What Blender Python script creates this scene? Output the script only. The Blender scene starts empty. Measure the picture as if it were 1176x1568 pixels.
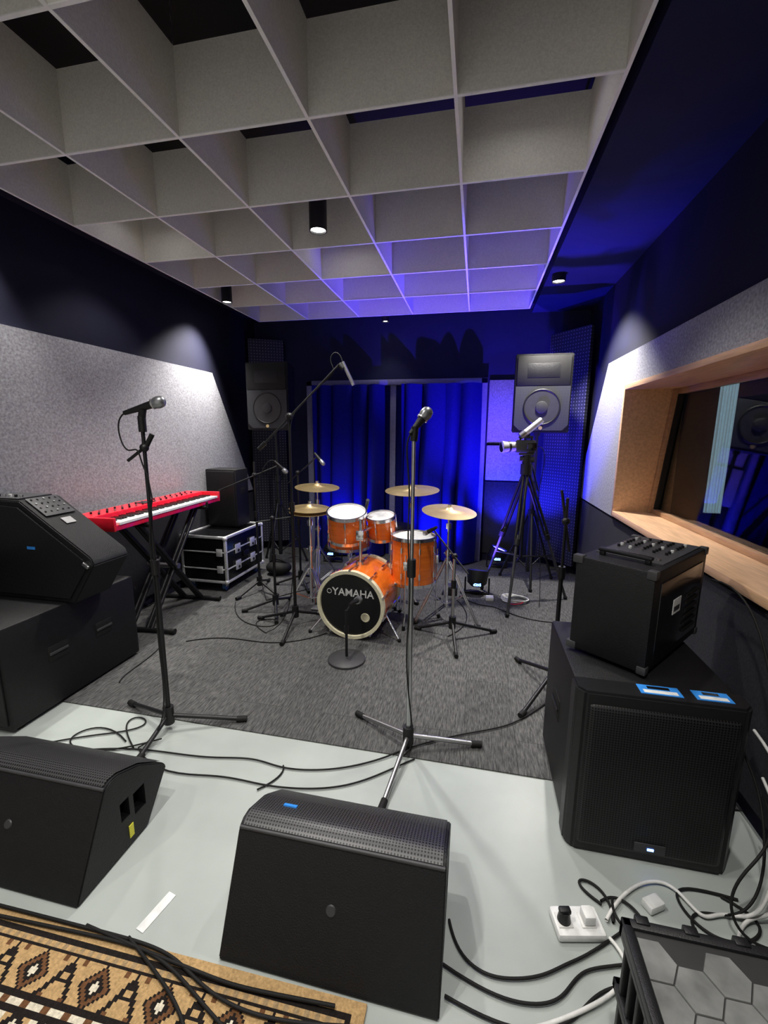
import bpy, bmesh, math, random
from mathutils import Vector, Matrix, Euler
random.seed(7)
sc=bpy.context.scene
COL=bpy.context.collection
# ------------------------------------------------------------------ materials
def newmat(name):
    m=bpy.data.materials.new(name); m.use_nodes=True
    nt=m.node_tree; b=nt.nodes['Principled BSDF']
    return m,nt,b
def M(name,col,rough=.5,metal=0,noise=.12,nscale=30,bump=0,bscale=200,emis=None,es=0,coat=0,stretch=(1,1,1),spec=None):
    m,nt,b=newmat(name)
    tc=nt.nodes.new('ShaderNodeTexCoord'); mp=nt.nodes.new('ShaderNodeMapping'); mp.inputs['Scale'].default_value=stretch
    nt.links.new(tc.outputs['Object'],mp.inputs['Vector'])
    n=nt.nodes.new('ShaderNodeTexNoise'); n.inputs['Scale'].default_value=nscale; n.inputs['Detail'].default_value=4
    nt.links.new(mp.outputs['Vector'],n.inputs['Vector'])
    r=nt.nodes.new('ShaderNodeValToRGB')
    r.color_ramp.elements[0].position=.3; r.color_ramp.elements[1].position=.7
    r.color_ramp.elements[0].color=tuple(c*(1-noise) for c in col)+(1,)
    r.color_ramp.elements[1].color=tuple(min(1,c*(1+noise)) for c in col)+(1,)
    nt.links.new(n.outputs['Fac'],r.inputs['Fac']); nt.links.new(r.outputs['Color'],b.inputs['Base Color'])
    b.inputs['Roughness'].default_value=rough; b.inputs['Metallic'].default_value=metal
    if coat: b.inputs['Coat Weight'].default_value=coat
    if spec is not None: b.inputs['Specular IOR Level'].default_value=spec
    if bump:
        n2=nt.nodes.new('ShaderNodeTexNoise'); n2.inputs['Scale'].default_value=bscale; n2.inputs['Detail'].default_value=3
        nt.links.new(mp.outputs['Vector'],n2.inputs['Vector'])
        bp=nt.nodes.new('ShaderNodeBump'); bp.inputs['Strength'].default_value=bump; bp.inputs['Distance'].default_value=.01
        nt.links.new(n2.outputs['Fac'],bp.inputs['Height']); nt.links.new(bp.outputs['Normal'],b.inputs['Normal'])
    if emis:
        b.inputs['Emission Color'].default_value=emis+(1,); b.inputs['Emission Strength'].default_value=es
    return m
def Mdots(name,col,dot,scale,size=.3,rough=.5,metal=0,plane='XZ',spec=.5):
    m,nt,b=newmat(name)
    tc=nt.nodes.new('ShaderNodeTexCoord'); sp=nt.nodes.new('ShaderNodeSeparateXYZ'); cb=nt.nodes.new('ShaderNodeCombineXYZ')
    v=nt.nodes.new('ShaderNodeTexVoronoi'); v.voronoi_dimensions='2D'; v.inputs['Scale'].default_value=scale; v.inputs['Randomness'].default_value=0
    nt.links.new(tc.outputs['Object'],sp.inputs[0]); nt.links.new(sp.outputs[plane[0]],cb.inputs[0]); nt.links.new(sp.outputs[plane[1]],cb.inputs[1])
    nt.links.new(cb.outputs[0],v.inputs['Vector'])
    r=nt.nodes.new('ShaderNodeValToRGB'); r.color_ramp.interpolation='LINEAR'
    r.color_ramp.elements[0].position=size; r.color_ramp.elements[0].color=dot+(1,)
    r.color_ramp.elements[1].position=size+.1; r.color_ramp.elements[1].color=col+(1,)
    nt.links.new(v.outputs['Distance'],r.inputs['Fac']); nt.links.new(r.outputs['Color'],b.inputs['Base Color'])
    b.inputs['Roughness'].default_value=rough; b.inputs['Metallic'].default_value=metal; b.inputs['Specular IOR Level'].default_value=spec
    return m
black=M('black_plastic',(.007,.007,.008),.42,bump=.15,bscale=400,spec=.4)
blacktex=M('black_textured_paint',(.006,.006,.007),.5,bump=.3,bscale=260,spec=.32)
blackgl=M('black_gloss',(.006,.006,.007),.2)
rubber=M('rubber',(.007,.007,.007),.7,spec=.3)
dgrey=M('dark_grey_plastic',(.035,.035,.038),.5)
grille=Mdots('speaker_grille',(.022,.022,.024),(.001,.001,.001),110,.28,.42,.3,spec=.3)
grilletop=Mdots('speaker_grille_top',(.06,.06,.063),(.002,.002,.002),105,.25,.4,.4,'XY')
grille2=Mdots('speaker_grille_grey',(.045,.048,.056),(.008,.008,.01),90,.28,.65,spec=.3)
chrome=M('chrome',(.85,.85,.87),.2,1,noise=.03)
steel=M('brushed_steel',(.5,.5,.51),.35,1,noise=.1)
alu=M('aluminium_edge',(.8,.81,.83),.4,.5,noise=.08)
brass=M('cymbal_bronze',(.95,.70,.34),.36,.85,noise=.15,nscale=8)
orange=M('orange_lacquer',(1.0,.20,.02),.22,noise=.18,nscale=6,coat=.6,stretch=(1,1,6))
cream=M('cream_hoop',(.82,.77,.55),.35)
drumwhite=M('drum_head_white',(.8,.8,.78),.5)
drumblack=M('drum_head_black',(.006,.006,.007),.25)
white=M('white_plastic',(.75,.76,.75),.4)
whitecable=M('white_cable',(.7,.7,.68),.45)
red=M('red_lacquer',(.68,.012,.03),.3,coat=.4)
keywhite=M('piano_key_white',(.82,.82,.8),.3)
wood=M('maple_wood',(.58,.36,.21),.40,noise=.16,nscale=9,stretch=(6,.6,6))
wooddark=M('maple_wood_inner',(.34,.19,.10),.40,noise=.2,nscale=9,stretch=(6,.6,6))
navy=M('navy_wall_paint',(.0085,.009,.024),.8,noise=.1,nscale=4,bump=.1,spec=.25)
bulk=M('bulkhead_paint',(.010,.012,.05),.75,noise=.1,nscale=4,bump=.1,spec=.25)
plenum=M('plenum_black',(.004,.004,.005),.9)
felt=M('grey_felt_panel',(.31,.31,.335),.95,noise=.30,nscale=70,bump=.3,bscale=300,spec=.2)
feltlow=M('dark_grey_felt',(.03,.03,.036),.95,noise=.25,nscale=90,bump=.3,bscale=300,spec=.2)
baffle=M('ceiling_felt',(.80,.78,.73),.95,noise=.08,nscale=120,bump=.2,bscale=300,spec=.2)
baffle_edge=M('ceiling_felt_edge',(.92,.92,.90),.9,noise=.04)
concrete=M('sealed_concrete',(.37,.405,.385),.34,noise=.13,nscale=2.2,bump=.06,bscale=25)
curtainm=M('curtain_fabric',(.005,.006,.12),.85,noise=.2,nscale=80,bump=.2,spec=.1)
perf=Mdots('perforated_panel',(.010,.011,.022),(.14,.145,.17),30,.12,.7)
doorpaint=M('door_frame_paint',(.20,.20,.34),.5)
bluetape=M('blue_label',(.03,.25,.75),.5)
yellow=M('yellow_label',(.75,.7,.05),.5)
blueled=M('blue_led',(.1,.2,1),.4,emis=(.1,.25,1),es=14)
lampem=M('lamp_lens',(1,1,1),.4,emis=(1,.97,.92),es=18)
palecurtain_glow=M('pale_curtain_glow',(.5,.62,.68),.8,emis=(.5,.66,.75),es=.22)  # faint emission stands in for light falling on the curtain
conemat=M('woofer_cone',(.025,.025,.029),.6)
micmesh=M('mic_mesh',(.35,.36,.38),.35,.8)
def carpetmat():
    m,nt,b=newmat('carpet_planks')
    tc=nt.nodes.new('ShaderNodeTexCoord'); mp=nt.nodes.new('ShaderNodeMapping')
    mp.inputs['Scale'].default_value=(80,10,1)
    nt.links.new(tc.outputs['Object'],mp.inputs['Vector'])
    n=nt.nodes.new('ShaderNodeTexNoise'); n.inputs['Scale'].default_value=1.7; n.inputs['Detail'].default_value=4; n.inputs['Roughness'].default_value=.65
    nt.links.new(mp.outputs['Vector'],n.inputs['Vector'])
    r=nt.nodes.new('ShaderNodeValToRGB'); e=r.color_ramp.elements
    e[0].position=.36; e[0].color=(.042,.042,.044,1); e[1].position=.70; e[1].color=(.15,.15,.147,1)
    nt.links.new(n.outputs['Fac'],r.inputs['Fac'])
    br=nt.nodes.new('ShaderNodeTexBrick'); br.inputs['Scale'].default_value=1; br.inputs['Brick Width'].default_value=1.0; br.inputs['Row Height'].default_value=.25
    br.inputs['Mortar Size'].default_value=.002; br.inputs['Color1'].default_value=(.85,.85,.85,1); br.inputs['Color2'].default_value=(1,1,1,1); br.inputs['Mortar'].default_value=(.6,.6,.6,1)
    mp2=nt.nodes.new('ShaderNodeMapping'); mp2.inputs['Rotation'].default_value=(0,0,math.pi/2)
    nt.links.new(tc.outputs['Object'],mp2.inputs['Vector']); nt.links.new(mp2.outputs['Vector'],br.inputs['Vector'])
    mx=nt.nodes.new('ShaderNodeMixRGB'); mx.blend_type='MULTIPLY'; mx.inputs['Fac'].default_value=1
    nt.links.new(r.outputs['Color'],mx.inputs['Color1']); nt.links.new(br.outputs['Color'],mx.inputs['Color2'])
    nt.links.new(mx.outputs['Color'],b.inputs['Base Color']); b.inputs['Roughness'].default_value=.95; b.inputs['Specular IOR Level'].default_value=.2
    bp=nt.nodes.new('ShaderNodeBump'); bp.inputs['Strength'].default_value=.4; bp.inputs['Distance'].default_value=.004
    nt.links.new(n.outputs['Fac'],bp.inputs['Height']); nt.links.new(bp.outputs['Normal'],b.inputs['Normal'])
    return m
carpetm=carpetmat()
def glassmat():
    m,nt,b=newmat('studio_glass')
    b.inputs['Base Color'].default_value=(.7,.75,.75,1); b.inputs['Roughness'].default_value=0.0
    b.inputs['Transmission Weight'].default_value=1; b.inputs['IOR'].default_value=1.22
    return m
glassm=glassmat()
# ------------------------------------------------------------------ mesh helpers
def obj(name,me,parent=None,mat=None,smooth=False,ang=35):
    o=bpy.data.objects.new(name,me); COL.objects.link(o)
    if mat: me.materials.append(mat)
    if smooth:
        for p in me.polygons: p.use_smooth=True
        try: me.set_sharp_from_angle(angle=math.radians(ang))
        except Exception: pass
    if parent: o.parent=parent
    return o
def E(name,loc=(0,0,0),rz=0):
    o=bpy.data.objects.new(name,None); COL.objects.link(o); o.location=loc; o.rotation_euler=(0,0,math.radians(rz)); o.empty_display_size=.1
    return o
def mk(name,v,f,mat,parent=None,smooth=False,ang=35):
    me=bpy.data.meshes.new(name); me.from_pydata([tuple(x) for x in v],[],f)
    bm=bmesh.new(); bm.from_mesh(me); bmesh.ops.recalc_face_normals(bm,faces=bm.faces); bm.to_mesh(me); bm.free()
    return obj(name,me,parent,mat,smooth,ang)
def box(parent,name,lo,hi,mat,bev=0,rot=None,seg=2,piv=None):
    bm=bmesh.new(); bmesh.ops.create_cube(bm,size=1)
    lo=Vector(lo);hi=Vector(hi);c=(lo+hi)/2;s=hi-lo
    for v in bm.verts: v.co=Vector((v.co.x*s.x,v.co.y*s.y,v.co.z*s.z))
    if bev: bmesh.ops.bevel(bm,geom=bm.edges[:],offset=bev,segments=seg,affect='EDGES',profile=.5)
    if rot:
        R=Euler(rot).to_matrix()
        for v in bm.verts: v.co=R@v.co
    for v in bm.verts: v.co+=c
    me=bpy.data.meshes.new(name); bm.to_mesh(me); bm.free()
    return obj(name,me,parent,mat,bev>0)
def cyl(parent,name,p0,p1,r,mat,r2=None,n=20,caps=True,smooth=True):
    p0=Vector(p0);p1=Vector(p1);d=p1-p0
    q=d.to_track_quat('Z','Y').to_matrix(); r2=r if r2 is None else r2
    v=[];f=[]
    for i in range(n):
        a=2*math.pi*i/n
        v.append(p0+q@Vector((r*math.cos(a),r*math.sin(a),0)))
    for i in range(n):
        a=2*math.pi*i/n
        v.append(p1+q@Vector((r2*math.cos(a),r2*math.sin(a),0)))
    for i in range(n): f.append((i,(i+1)%n,n+(i+1)%n,n+i))
    if caps: f.append(tuple(range(n-1,-1,-1))); f.append(tuple(range(n,2*n)))
    return mk(name,v,f,mat,parent,smooth)
def lathe(parent,name,prof,mat,origin=(0,0,0),axis=(0,0,1),n=40,ang=35):
    q=Vector(axis).to_track_quat('Z','Y').to_matrix(); o=Vector(origin)
    v=[];f=[];k=len(prof)
    for i in range(n):
        a=2*math.pi*i/n
        for (r,z) in prof: v.append(o+q@Vector((r*math.cos(a),r*math.sin(a),z)))
    for i in range(n):
        j=(i+1)%n
        for t in range(k-1):
            f.append((i*k+t,j*k+t,j*k+t+1,i*k+t+1))
    m=mk(name,v,f,mat,parent,True,ang)
    bm=bmesh.new(); bm.from_mesh(m.data); bmesh.ops.remove_doubles(bm,verts=bm.verts,dist=1e-5); bmesh.ops.recalc_face_normals(bm,faces=bm.faces); bm.to_mesh(m.data); bm.free()
    return m
def ring(parent,name,o,axis,R,r,mat,n=40,m=8):
    return lathe(parent,name,[(R+r*math.cos(2*math.pi*i/m),r*math.sin(2*math.pi*i/m)) for i in range(m+1)],mat,o,axis,n,80)
def sph(parent,name,c,r,mat,sc=(1,1,1)):
    bm=bmesh.new(); bmesh.ops.create_uvsphere(bm,u_segments=20,v_segments=12,radius=r)
    for v in bm.verts: v.co=Vector((v.co.x*sc[0],v.co.y*sc[1],v.co.z*sc[2]))+Vector(c)
    me=bpy.data.meshes.new(name); bm.to_mesh(me); bm.free(); return obj(name,me,parent,mat,True,180)
def prism(parent,name,prof,x0,x1,mat,axis='X',bev=0):
    n=len(prof);v=[]
    for e in (x0,x1):
        for a,b in prof:
            v.append((e,a,b) if axis=='X' else ((a,e,b) if axis=='Y' else (a,b,e)))
    f=[(i,(i+1)%n,n+(i+1)%n,n+i) for i in range(n)]+[tuple(range(n-1,-1,-1)),tuple(range(n,2*n))]
    o=mk(name,v,f,mat,parent)
    if bev:
        bm=bmesh.new(); bm.from_mesh(o.data); bmesh.ops.bevel(bm,geom=bm.edges[:],offset=bev,segments=2,affect='EDGES'); bm.to_mesh(o.data); bm.free()
        for p in o.data.polygons: p.use_smooth=True
        o.data.set_sharp_from_angle(angle=math.radians(35))
    return o
def cut(o,lo,hi):
    c=box(None,'cutter',lo,hi,None,0); c.parent=o.parent
    md=o.modifiers.new('b','BOOLEAN'); md.operation='DIFFERENCE'; md.object=c; md.solver='EXACT'
    bpy.context.view_layer.update()
    dg=bpy.context.evaluated_depsgraph_get(); me=bpy.data.meshes.new_from_object(o.evaluated_get(dg))
    o.modifiers.clear(); o.data=me; bpy.data.objects.remove(c)
def cable(name,lines,r,mat,parent=None):
    cu=bpy.data.curves.new(name,'CURVE'); cu.dimensions='3D'; cu.bevel_depth=r; cu.bevel_resolution=2; cu.resolution_u=6
    for pts in lines:
        s=cu.splines.new('NURBS'); s.points.add(len(pts)-1)
        for i,p in enumerate(pts): s.points[i].co=(p[0],p[1],p[2] if len(p)>2 else r+.004,1)
        s.use_endpoint_u=True; s.order_u=min(4,len(pts))
    cu.materials.append(mat)
    t=bpy.data.objects.new(name+'_tmp',cu); COL.objects.link(t); bpy.context.view_layer.update()
    me=bpy.data.meshes.new_from_object(t.evaluated_get(bpy.context.evaluated_depsgraph_get()))
    bpy.data.objects.remove(t)
    for p in me.polygons: p.use_smooth=True
    o=bpy.data.objects.new(name,me); COL.objects.link(o)
    if parent: o.parent=parent
    return o
def text(parent,name,s,size,loc,rot,mat,ext=.0015):
    cu=bpy.data.curves.new(name,'FONT'); cu.body=s; cu.size=size; cu.extrude=ext; cu.align_x='CENTER'; cu.align_y='CENTER'; cu.offset=size*.012
    t=bpy.data.objects.new(name+'_tmp',cu); COL.objects.link(t); bpy.context.view_layer.update()
    me=bpy.data.meshes.new_from_object(t.evaluated_get(bpy.context.evaluated_depsgraph_get())); bpy.data.objects.remove(t)
    o=obj(name,me,parent,mat); o.location=loc; o.rotation_euler=rot; return o
# ------------------------------------------------------------------ room shell
XL,XR,YB,H=-2.76,1.12,5.2,3.35
Y0=-1.6
FZ=.006
fl=E('floor')
box(fl,'concrete_slab',(XL-.15,Y0,-.12),(XR+.15,YB+.15,0),concrete)
box(fl,'carpet_planks',(XL,1.78,0),(XR,YB,FZ),carpetm)
box(None,'wall_left',(XL-.15,Y0,0),(XL,YB+.15,H),navy)
box(None,'wall_back',(XL-.15,YB,0),(XR+.15,YB+.15,H),bulk)
box(None,'ceiling',(XL-.15,Y0,H),(XR+.15,YB+.15,H+.1),plenum)
WY0,WY1,WZ0,WZ1=1.2,3.67,.90,1.84
wr=E('wall_right')
box(wr,'wall_lower',(XR,Y0,0),(XR+.15,YB,WZ0-.03),navy)
box(wr,'wall_upper',(XR,Y0,WZ1+.035),(XR+.15,YB,H),navy)
box(wr,'wall_near',(XR,Y0,WZ0-.03),(XR+.15,WY0-.035,WZ1+.035),navy)
box(wr,'wall_far',(XR,WY1+.035,WZ0-.03),(XR+.15,YB,WZ1+.035),navy)
box(None,'ceiling_bulkhead_right',(.52,Y0,2.80),(XR,YB,H),bulk)
box(None,'ceiling_bulkhead_left',(XL,Y0,2.84),(-2.60,YB,H),navy)
box(None,'ceiling_bulkhead_back',(-2.60,5.0,2.84),(.52,YB,H),navy)
prism(None,'wall_panel_left',[(Y0,.80),(Y0,2.11),(4.20,2.11),(4.93,.80)],XL,XL+.035,felt)
prism(None,'wall_panel_left_lower',[(Y0,.10),(Y0,.77),(4.93,.77),(4.93,.10)],XL,XL+.03,feltlow)
rp=E('wall_panel_right')
prism(rp,'panel_end',[(WY1+.035,.86),(WY1+.035,2.11),(4.22,2.11),(5.0,.86)],XR-.035,XR,felt)
box(rp,'panel_over_window',(XR-.035,Y0,WZ1+.035),(XR,WY1+.035,2.11),felt)
box(None,'wall_panel_right_lower',(XR-.03,Y0,.10),(XR,5.0,.84),feltlow)
w=E('window_1')
XG=1.47
box(w,'sill',(XR-.05,WY0,WZ0-.03),(XG+.02,WY1,WZ0+.012),wood,.004)
box(w,'jamb_far',(XR-.045,WY1,WZ0-.03),(XG+.02,WY1+.035,WZ1+.035),wood,.003)
box(w,'jamb_near',(XR-.045,WY0-.035,WZ0-.03),(XG+.02,WY0,WZ1+.035),wood,.003)
box(w,'head',(XR-.045,WY0-.03,WZ1),(XG+.02,WY1,WZ1+.035),wood,.003)
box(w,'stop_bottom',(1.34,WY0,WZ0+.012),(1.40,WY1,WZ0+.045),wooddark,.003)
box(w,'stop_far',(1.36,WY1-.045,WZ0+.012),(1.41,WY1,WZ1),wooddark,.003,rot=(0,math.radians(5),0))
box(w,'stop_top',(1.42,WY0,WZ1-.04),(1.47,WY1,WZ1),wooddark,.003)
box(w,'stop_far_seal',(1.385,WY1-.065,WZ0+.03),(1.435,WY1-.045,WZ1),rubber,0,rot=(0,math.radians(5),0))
box(w,'glass_pane',(1.415,WY0,WZ0+.03),(1.425,WY1-.03,WZ1+.0),glassm,0,rot=(0,math.radians(5),0))
cr=E('control_room')
box(cr,'control_room_floor',(1.5,.2,-.1),(3.9,5.6,0),feltlow)
box(cr,'control_room_wall_far',(1.5,5.2,0),(3.9,5.3,2.8),navy)
box(cr,'control_room_wall_side',(3.8,.2,0),(3.9,5.3,2.8),navy)
box(cr,'control_room_wall_near',(1.5,.2,0),(3.9,.3,2.8),navy)
box(cr,'control_room_ceiling',(1.27,.2,2.8),(3.9,5.3,2.9),plenum)
v=[];f=[]
for i in range(33):
    x=2.38+i*.16/32; y=5.1+.02*math.sin(i*1.2)
    v+= [(x,y,.7),(x,y,2.02)]
for i in range(32): f.append((2*i,2*i+2,2*i+3,2*i+1))
mk('control_room_curtain',v,f,palecurtain_glow,cr,True)
def corner(name,a,b,z0,z1,mat):
    a=Vector(a);b=Vector(b);d=(b-a); L=d.length; ang=math.atan2(d.y,d.x)
    o=box(None,name,(0,-.02,z0),(L,.02,z1),mat); o.location=(a.x,a.y,0); o.rotation_euler=(0,0,ang); return o
corner('perforated_acoustic_panel',(.74,5.14),(1.05,4.74),.12,2.55,perf)
corner('perforated_acoustic_panel',(-2.72,4.96),(-2.36,5.15),.12,2.60,perf)
# ceiling baffle grid
CX=[-2.537+.6*i for i in range(6)]; CY=[1.32+.6*i for i in range(-4,7)]
g=E('ceiling_grid'); ZB=2.77; FH=.34; T=.012
for i,x in enumerate(CX):
    box(g,'baffle_long_%d'%i,(x-T/2,CY[0],ZB+.004),(x+T/2,CY[-1],ZB+FH),baffle)
    box(g,'baffle_long_edge_%d'%i,(x-T/2-.001,CY[0],ZB),(x+T/2+.001,CY[-1]+.006,ZB+.004),baffle_edge)
for i,y in enumerate(CY):
    box(g,'baffle_cross_%d'%i,(CX[0],y-T/2,ZB+.0045),(CX[-1],y+T/2,ZB+FH),baffle)
    box(g,'baffle_cross_edge_%d'%i,(CX[0],y-T/2-.001,ZB+.0005),(CX[-1],y+T/2+.001,ZB+.0045),baffle_edge)
for x in (CX[0],CX[2],CX[4]-.0,CX[5]):
    for y in (CY[1],CY[5],CY[9]):
        cyl(g,'suspension_wire',(x+.0,y,ZB+FH-.01),(x,y,H),.002,steel,n=6)
# ------------------------------------------------------------------ downlights
def spot(parent,loc,tgt,power,ang,col=(1,.96,.9),r=.05,blend=.6):
    l=bpy.data.lights.new('spot_lamp','SPOT'); l.energy=power; l.spot_size=math.radians(ang); l.spot_blend=blend; l.color=col; l.shadow_soft_size=r
    o=bpy.data.objects.new('spot_lamp',l); COL.objects.link(o); o.location=loc
    o.rotation_euler=(Vector(tgt)-Vector(loc)).to_track_quat('-Z','Y').to_euler()
    if parent: o.parent=parent
    return o
def downlight(x,y,z,top,power,ang=110,tgt=None,r=.055,ceil=H,blend=.6):
    e=E('ceiling_downlight')
    lathe(e,'housing',[(0,top),(r,top),(r,z),(r-.006,z),(r-.010,z+.012),(0,z+.012)],black,(x,y,0))
    cyl(e,'lens',(x,y,z+.010),(x,y,z+.0115),r-.011,lampem)
    if ceil>top+.002: cyl(e,'stem',(x,y,top),(x,y,ceil),.008,black)
    spot(e,(x,y,z-.01),(x,y,0) if tgt is None else tgt,power,ang,r=.04,blend=blend)
downlight(-1.03,2.82,2.745,2.96,110,130)
downlight(.60,4.05,2.74,2.80,300,100,(1.05,3.95,.8),ceil=2.8)
downlight(-1.05,4.97,2.72,2.84,8,90,(-1.05,4.6,0),.04,ceil=2.84)
downlight(-2.44,4.08,2.745,2.96,330,84,(-2.74,3.75,1.5),.05,blend=1)
downlight(-2.66,1.95,2.80,2.84,170,70,(-2.745,2.0,1.2),.035,ceil=2.84,blend=1)
for (x,y,p) in ((.163,2.22,60),(-2.237,2.82,40),(-1.037,3.42,60),(-1.037,1.02,70),(-1.037,.42,90),(.163,.42,110),(-2.237,-.2,60)):  # added downlights, kept out of view, to brighten floor and baffles
    downlight(x,y,3.02,3.22,p,92,blend=.45)
# ------------------------------------------------------------------ back door with curtains
d=E('door_1')
DX0,DX1,DZ=-2.05,.09,2.12
for n,lo,hi in (('frame_left',(DX0,5.10,FZ),(DX0+.07,YB,DZ)),('frame_right',(DX1-.07,5.10,FZ),(DX1,YB,DZ)),('frame_head',(DX0,5.10,DZ-.06),(DX1,YB,DZ)),('mullion',(-1.02,5.13,FZ),(-.95,YB,DZ-.06))):
    box(d,n,lo,hi,doorpaint,.004)
box(d,'leaf_left',(DX0+.07,5.17,.01),(-1.02,5.195,DZ-.06),curtainm)
box(d,'leaf_right',(-.95,5.17,.01),(DX1-.07,5.195,DZ-.06),curtainm)
def curtain(name,x0,x1,z0,z1,y,waves,amp):
    v=[];f=[];nx=waves*26;nz=10
    for i in range(nx+1):
        u=i/nx
        for j in range(nz+1):
            w_=j/nz
            ph=2*math.pi*waves*u+1.1*math.sin(3.3*u*math.pi+x0)+.25*math.sin(5*w_)
            s=math.sin(ph)+.22*math.sin(2.3*ph+1)
            v.append((x0+(x1-x0)*u+.05*math.cos(ph)+.012*math.sin(ph*.5+w_*3), y+amp*s*(1-.25*w_), z0+(z1-z0)*w_))
    for i in range(nx):
        for j in range(nz):
            a=i*(nz+1)+j; f.append((a,a+nz+1,a+nz+2,a+1))
    return mk(name,v,f,curtainm,None,True,180)
curtain('stage_curtain',-1.93,-1.10,.03,2.05,4.99,4,.10)
curtain('stage_curtain',-.88,-.02,.03,2.05,4.99,4,.10)
box(None,'wall_panel_back_upper',(.11,5.16,1.40),(.52,YB,2.10),felt,.004)
box(None,'wall_panel_back_middle',(.11,5.12,.98),(.52,YB,1.38),felt,.01)
box(None,'wall_panel_back_lower',(.11,5.16,.10),(.52,YB,.96),feltlow,.004)
box(None,'baseboard_back',(.10,5.175,FZ),(.70,YB,.10),navy)
# ------------------------------------------------------------------ speakers
def wedge(loc,w,rz=0,flip=False):
    e=E('floor_monitor_speaker',loc,rz)
    pr=[(0,.004),(.138,.292),(.148,.308),(.170,.318),(.205,.316),(.30,.276),(.415,.190),(.43,.165),(.31,0.004)]
    b=prism(e,'cabinet',pr,0,w,blacktex,'X',.004)
    cut(b,(w-.05,.195,.125),(w+.01,.235,.20)); cut(b,(w-.05,.255,.10),(w+.01,.31,.19))
    v=[]
    tp=((.150,.3125),(.170,.3225),(.206,.3205),(.302,.2800),(.412,.198))
    for x in (.012,w-.012):
        for (yy,zz) in tp: v.append((x,yy,zz))
    mk('grille',v,[(i,i+1,i+6,i+5) for i in range(4)],grilletop,e,True,180)
    lathe(e,'pole_socket',[(0,.004),(.013,.004),(.016,0),(.016,-.01)],dgrey,(w*.5,.078,.165),(0,-.90,.43),24)
    cyl(e,'edge_trim',(.004,.146,.306),(w-.004,.146,.306),.006,dgrey)
    for x in (.05,w-.05):
        cyl(e,'foot_%d'%int(x*100),(x,.29,-.0),(x,.29,.012),.015,rubber)
        cyl(e,'foot_near_%d'%int(x*100),(x,.03,-.0),(x,.03,.012),.015,rubber)
    return e
wd=wedge((-.665,.875,0),.635)
box(wd,'badge',(.10,.245,.302),(.145,.258,.306),bluetape,rot=(math.radians(-22),0,0))
w2=wedge((-1.87,.90,0),.69)
box(w2,'label',(.6905,.222,.035),(.6925,.242,.085),yellow)
def sub():
    e=E('subwoofer_speaker')
    x0,x1,y0,y1,h=.385,.91,1.46,2.06,.633
    box(e,'body',(x0,y0+.08,.015),(x1,y1,h),blacktex,.012)
    prism(e,'front_frame',[(x0-.008,y0+.10),(x0-.008,y0+.03),(x0+.02,y0),(x1-.02,y0),(x1+.008,y0+.03),(x1+.008,y0+.10)],.0+.005,h+.004,black,'Z',.008)
    box(e,'grille',(x0+.025,y0-.010,.03),(x1-.025,y0+.03,h-.035),grille,.025,seg=4)
    box(e,'badge',(x0+.22,y0-.014,.055),(x0+.32,y0-.008,.09),dgrey,.002)
    box(e,'power_led',(x0+.262,y0-.016,.066),(x0+.282,y0-.013,.074),blueled)
    for z in (.36,):
        b=box(e,'side_handle',(x0-.004,y0+.28,z-.05),(x0+.01,y0+.42,z+.05),rubber,.006)
        box(e,'side_handle_bar',(x0-.010,y0+.29,z-.008),(x0-.004,y0+.41,z+.008),black,.003)
    for i,(a,b_) in enumerate(((.20,.33),(.37,.48))):
        box(e,'label_%d'%i,(x0+a,y0+.03,h+.003),(x0+b_,y0+.085,h+.006),bluetape)
        box(e,'label_text_%d'%i,(x0+a+.012,y0+.036,h+.006),(x0+b_-.012,y0+.055,h+.0065),white)
        box(e,'label_mark_%d'%i,(x0+a+.03,y0+.062,h+.006),(x0+b_-.03,y0+.078,h+.0065),blackgl)
    for x in (x0+.04,x1-.04):
        for y in (y0+.12,y1-.06): cyl(e,'foot',(x,y,.0),(x,y,.016),.02,rubber)
    return e
sub()
def powered_mixer():
    e=E('powered_mixer',(.625,1.59,.638),-39.2)
    W,L,h=.285,.56,.395
    box(e,'cabinet',(-W,0,.012),(0,L,h),blacktex,.008)
    box(e,'control_panel',(-W+.02,.12,h-.003),(-.02,L-.02,h+.004),dgrey,.002)
    for i in range(5):
        for j in range(8):
            x=-W+.045+i*.045; y=.27+j*.03
            cyl(e,'knob_%d_%d'%(i,j),(x,y,h+.004),(x,y,h+.014),.006,[black,white,steel,black,black][(i+j)%5],n=10)
    for i in range(6):
        cyl(e,'jack_%d'%i,(-W+.04+i*.038,.17,h+.004),(-W+.04+i*.038,.17,h+.010),.010,steel,n=14)
    box(e,'handle_a',(-W+.05,.08,h),(-W+.07,.10,h+.02),black,.004)
    box(e,'handle_b',(-.07,.08,h),(-.05,.10,h+.02),black,.004)
    box(e,'handle_grip',(-W+.045,.078,h+.015),(-.045,.104,h+.03),black,.006)
    box(e,'side_panel',(-.002,.06,.05),(.004,L-.05,h-.05),blackgl,.002)
    box(e,'side_sticker',(.004,.20,.19),(.0055,.28,.25),white)
    box(e,'side_sticker_b',(.0055,.21,.20),(.006,.27,.22),dgrey)
    for j in range(6): box(e,'vent_%d'%j,(.004,.34,.08+j*.03),(.008,.48,.09+j*.03),rubber)
    for x in (-W,0):
        for y in (0,L):
            for z in (.012,h):
                box(e,'corner',(x-.012 if x else x-.028,y-.004 if not y else y-.028,max(z-.028,.008) if z>.1 else z-.004),(x+.028 if x else x+.004,y+.028 if not y else y+.004,z+.004 if z>.1 else z+.026),dgrey,.004)
    for x in (-W+.03,-.03):
        for y in (.03,L-.03): cyl(e,'foot',(x,y,0),(x,y,.013),.014,rubber)
    return e
powered_mixer()
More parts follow.
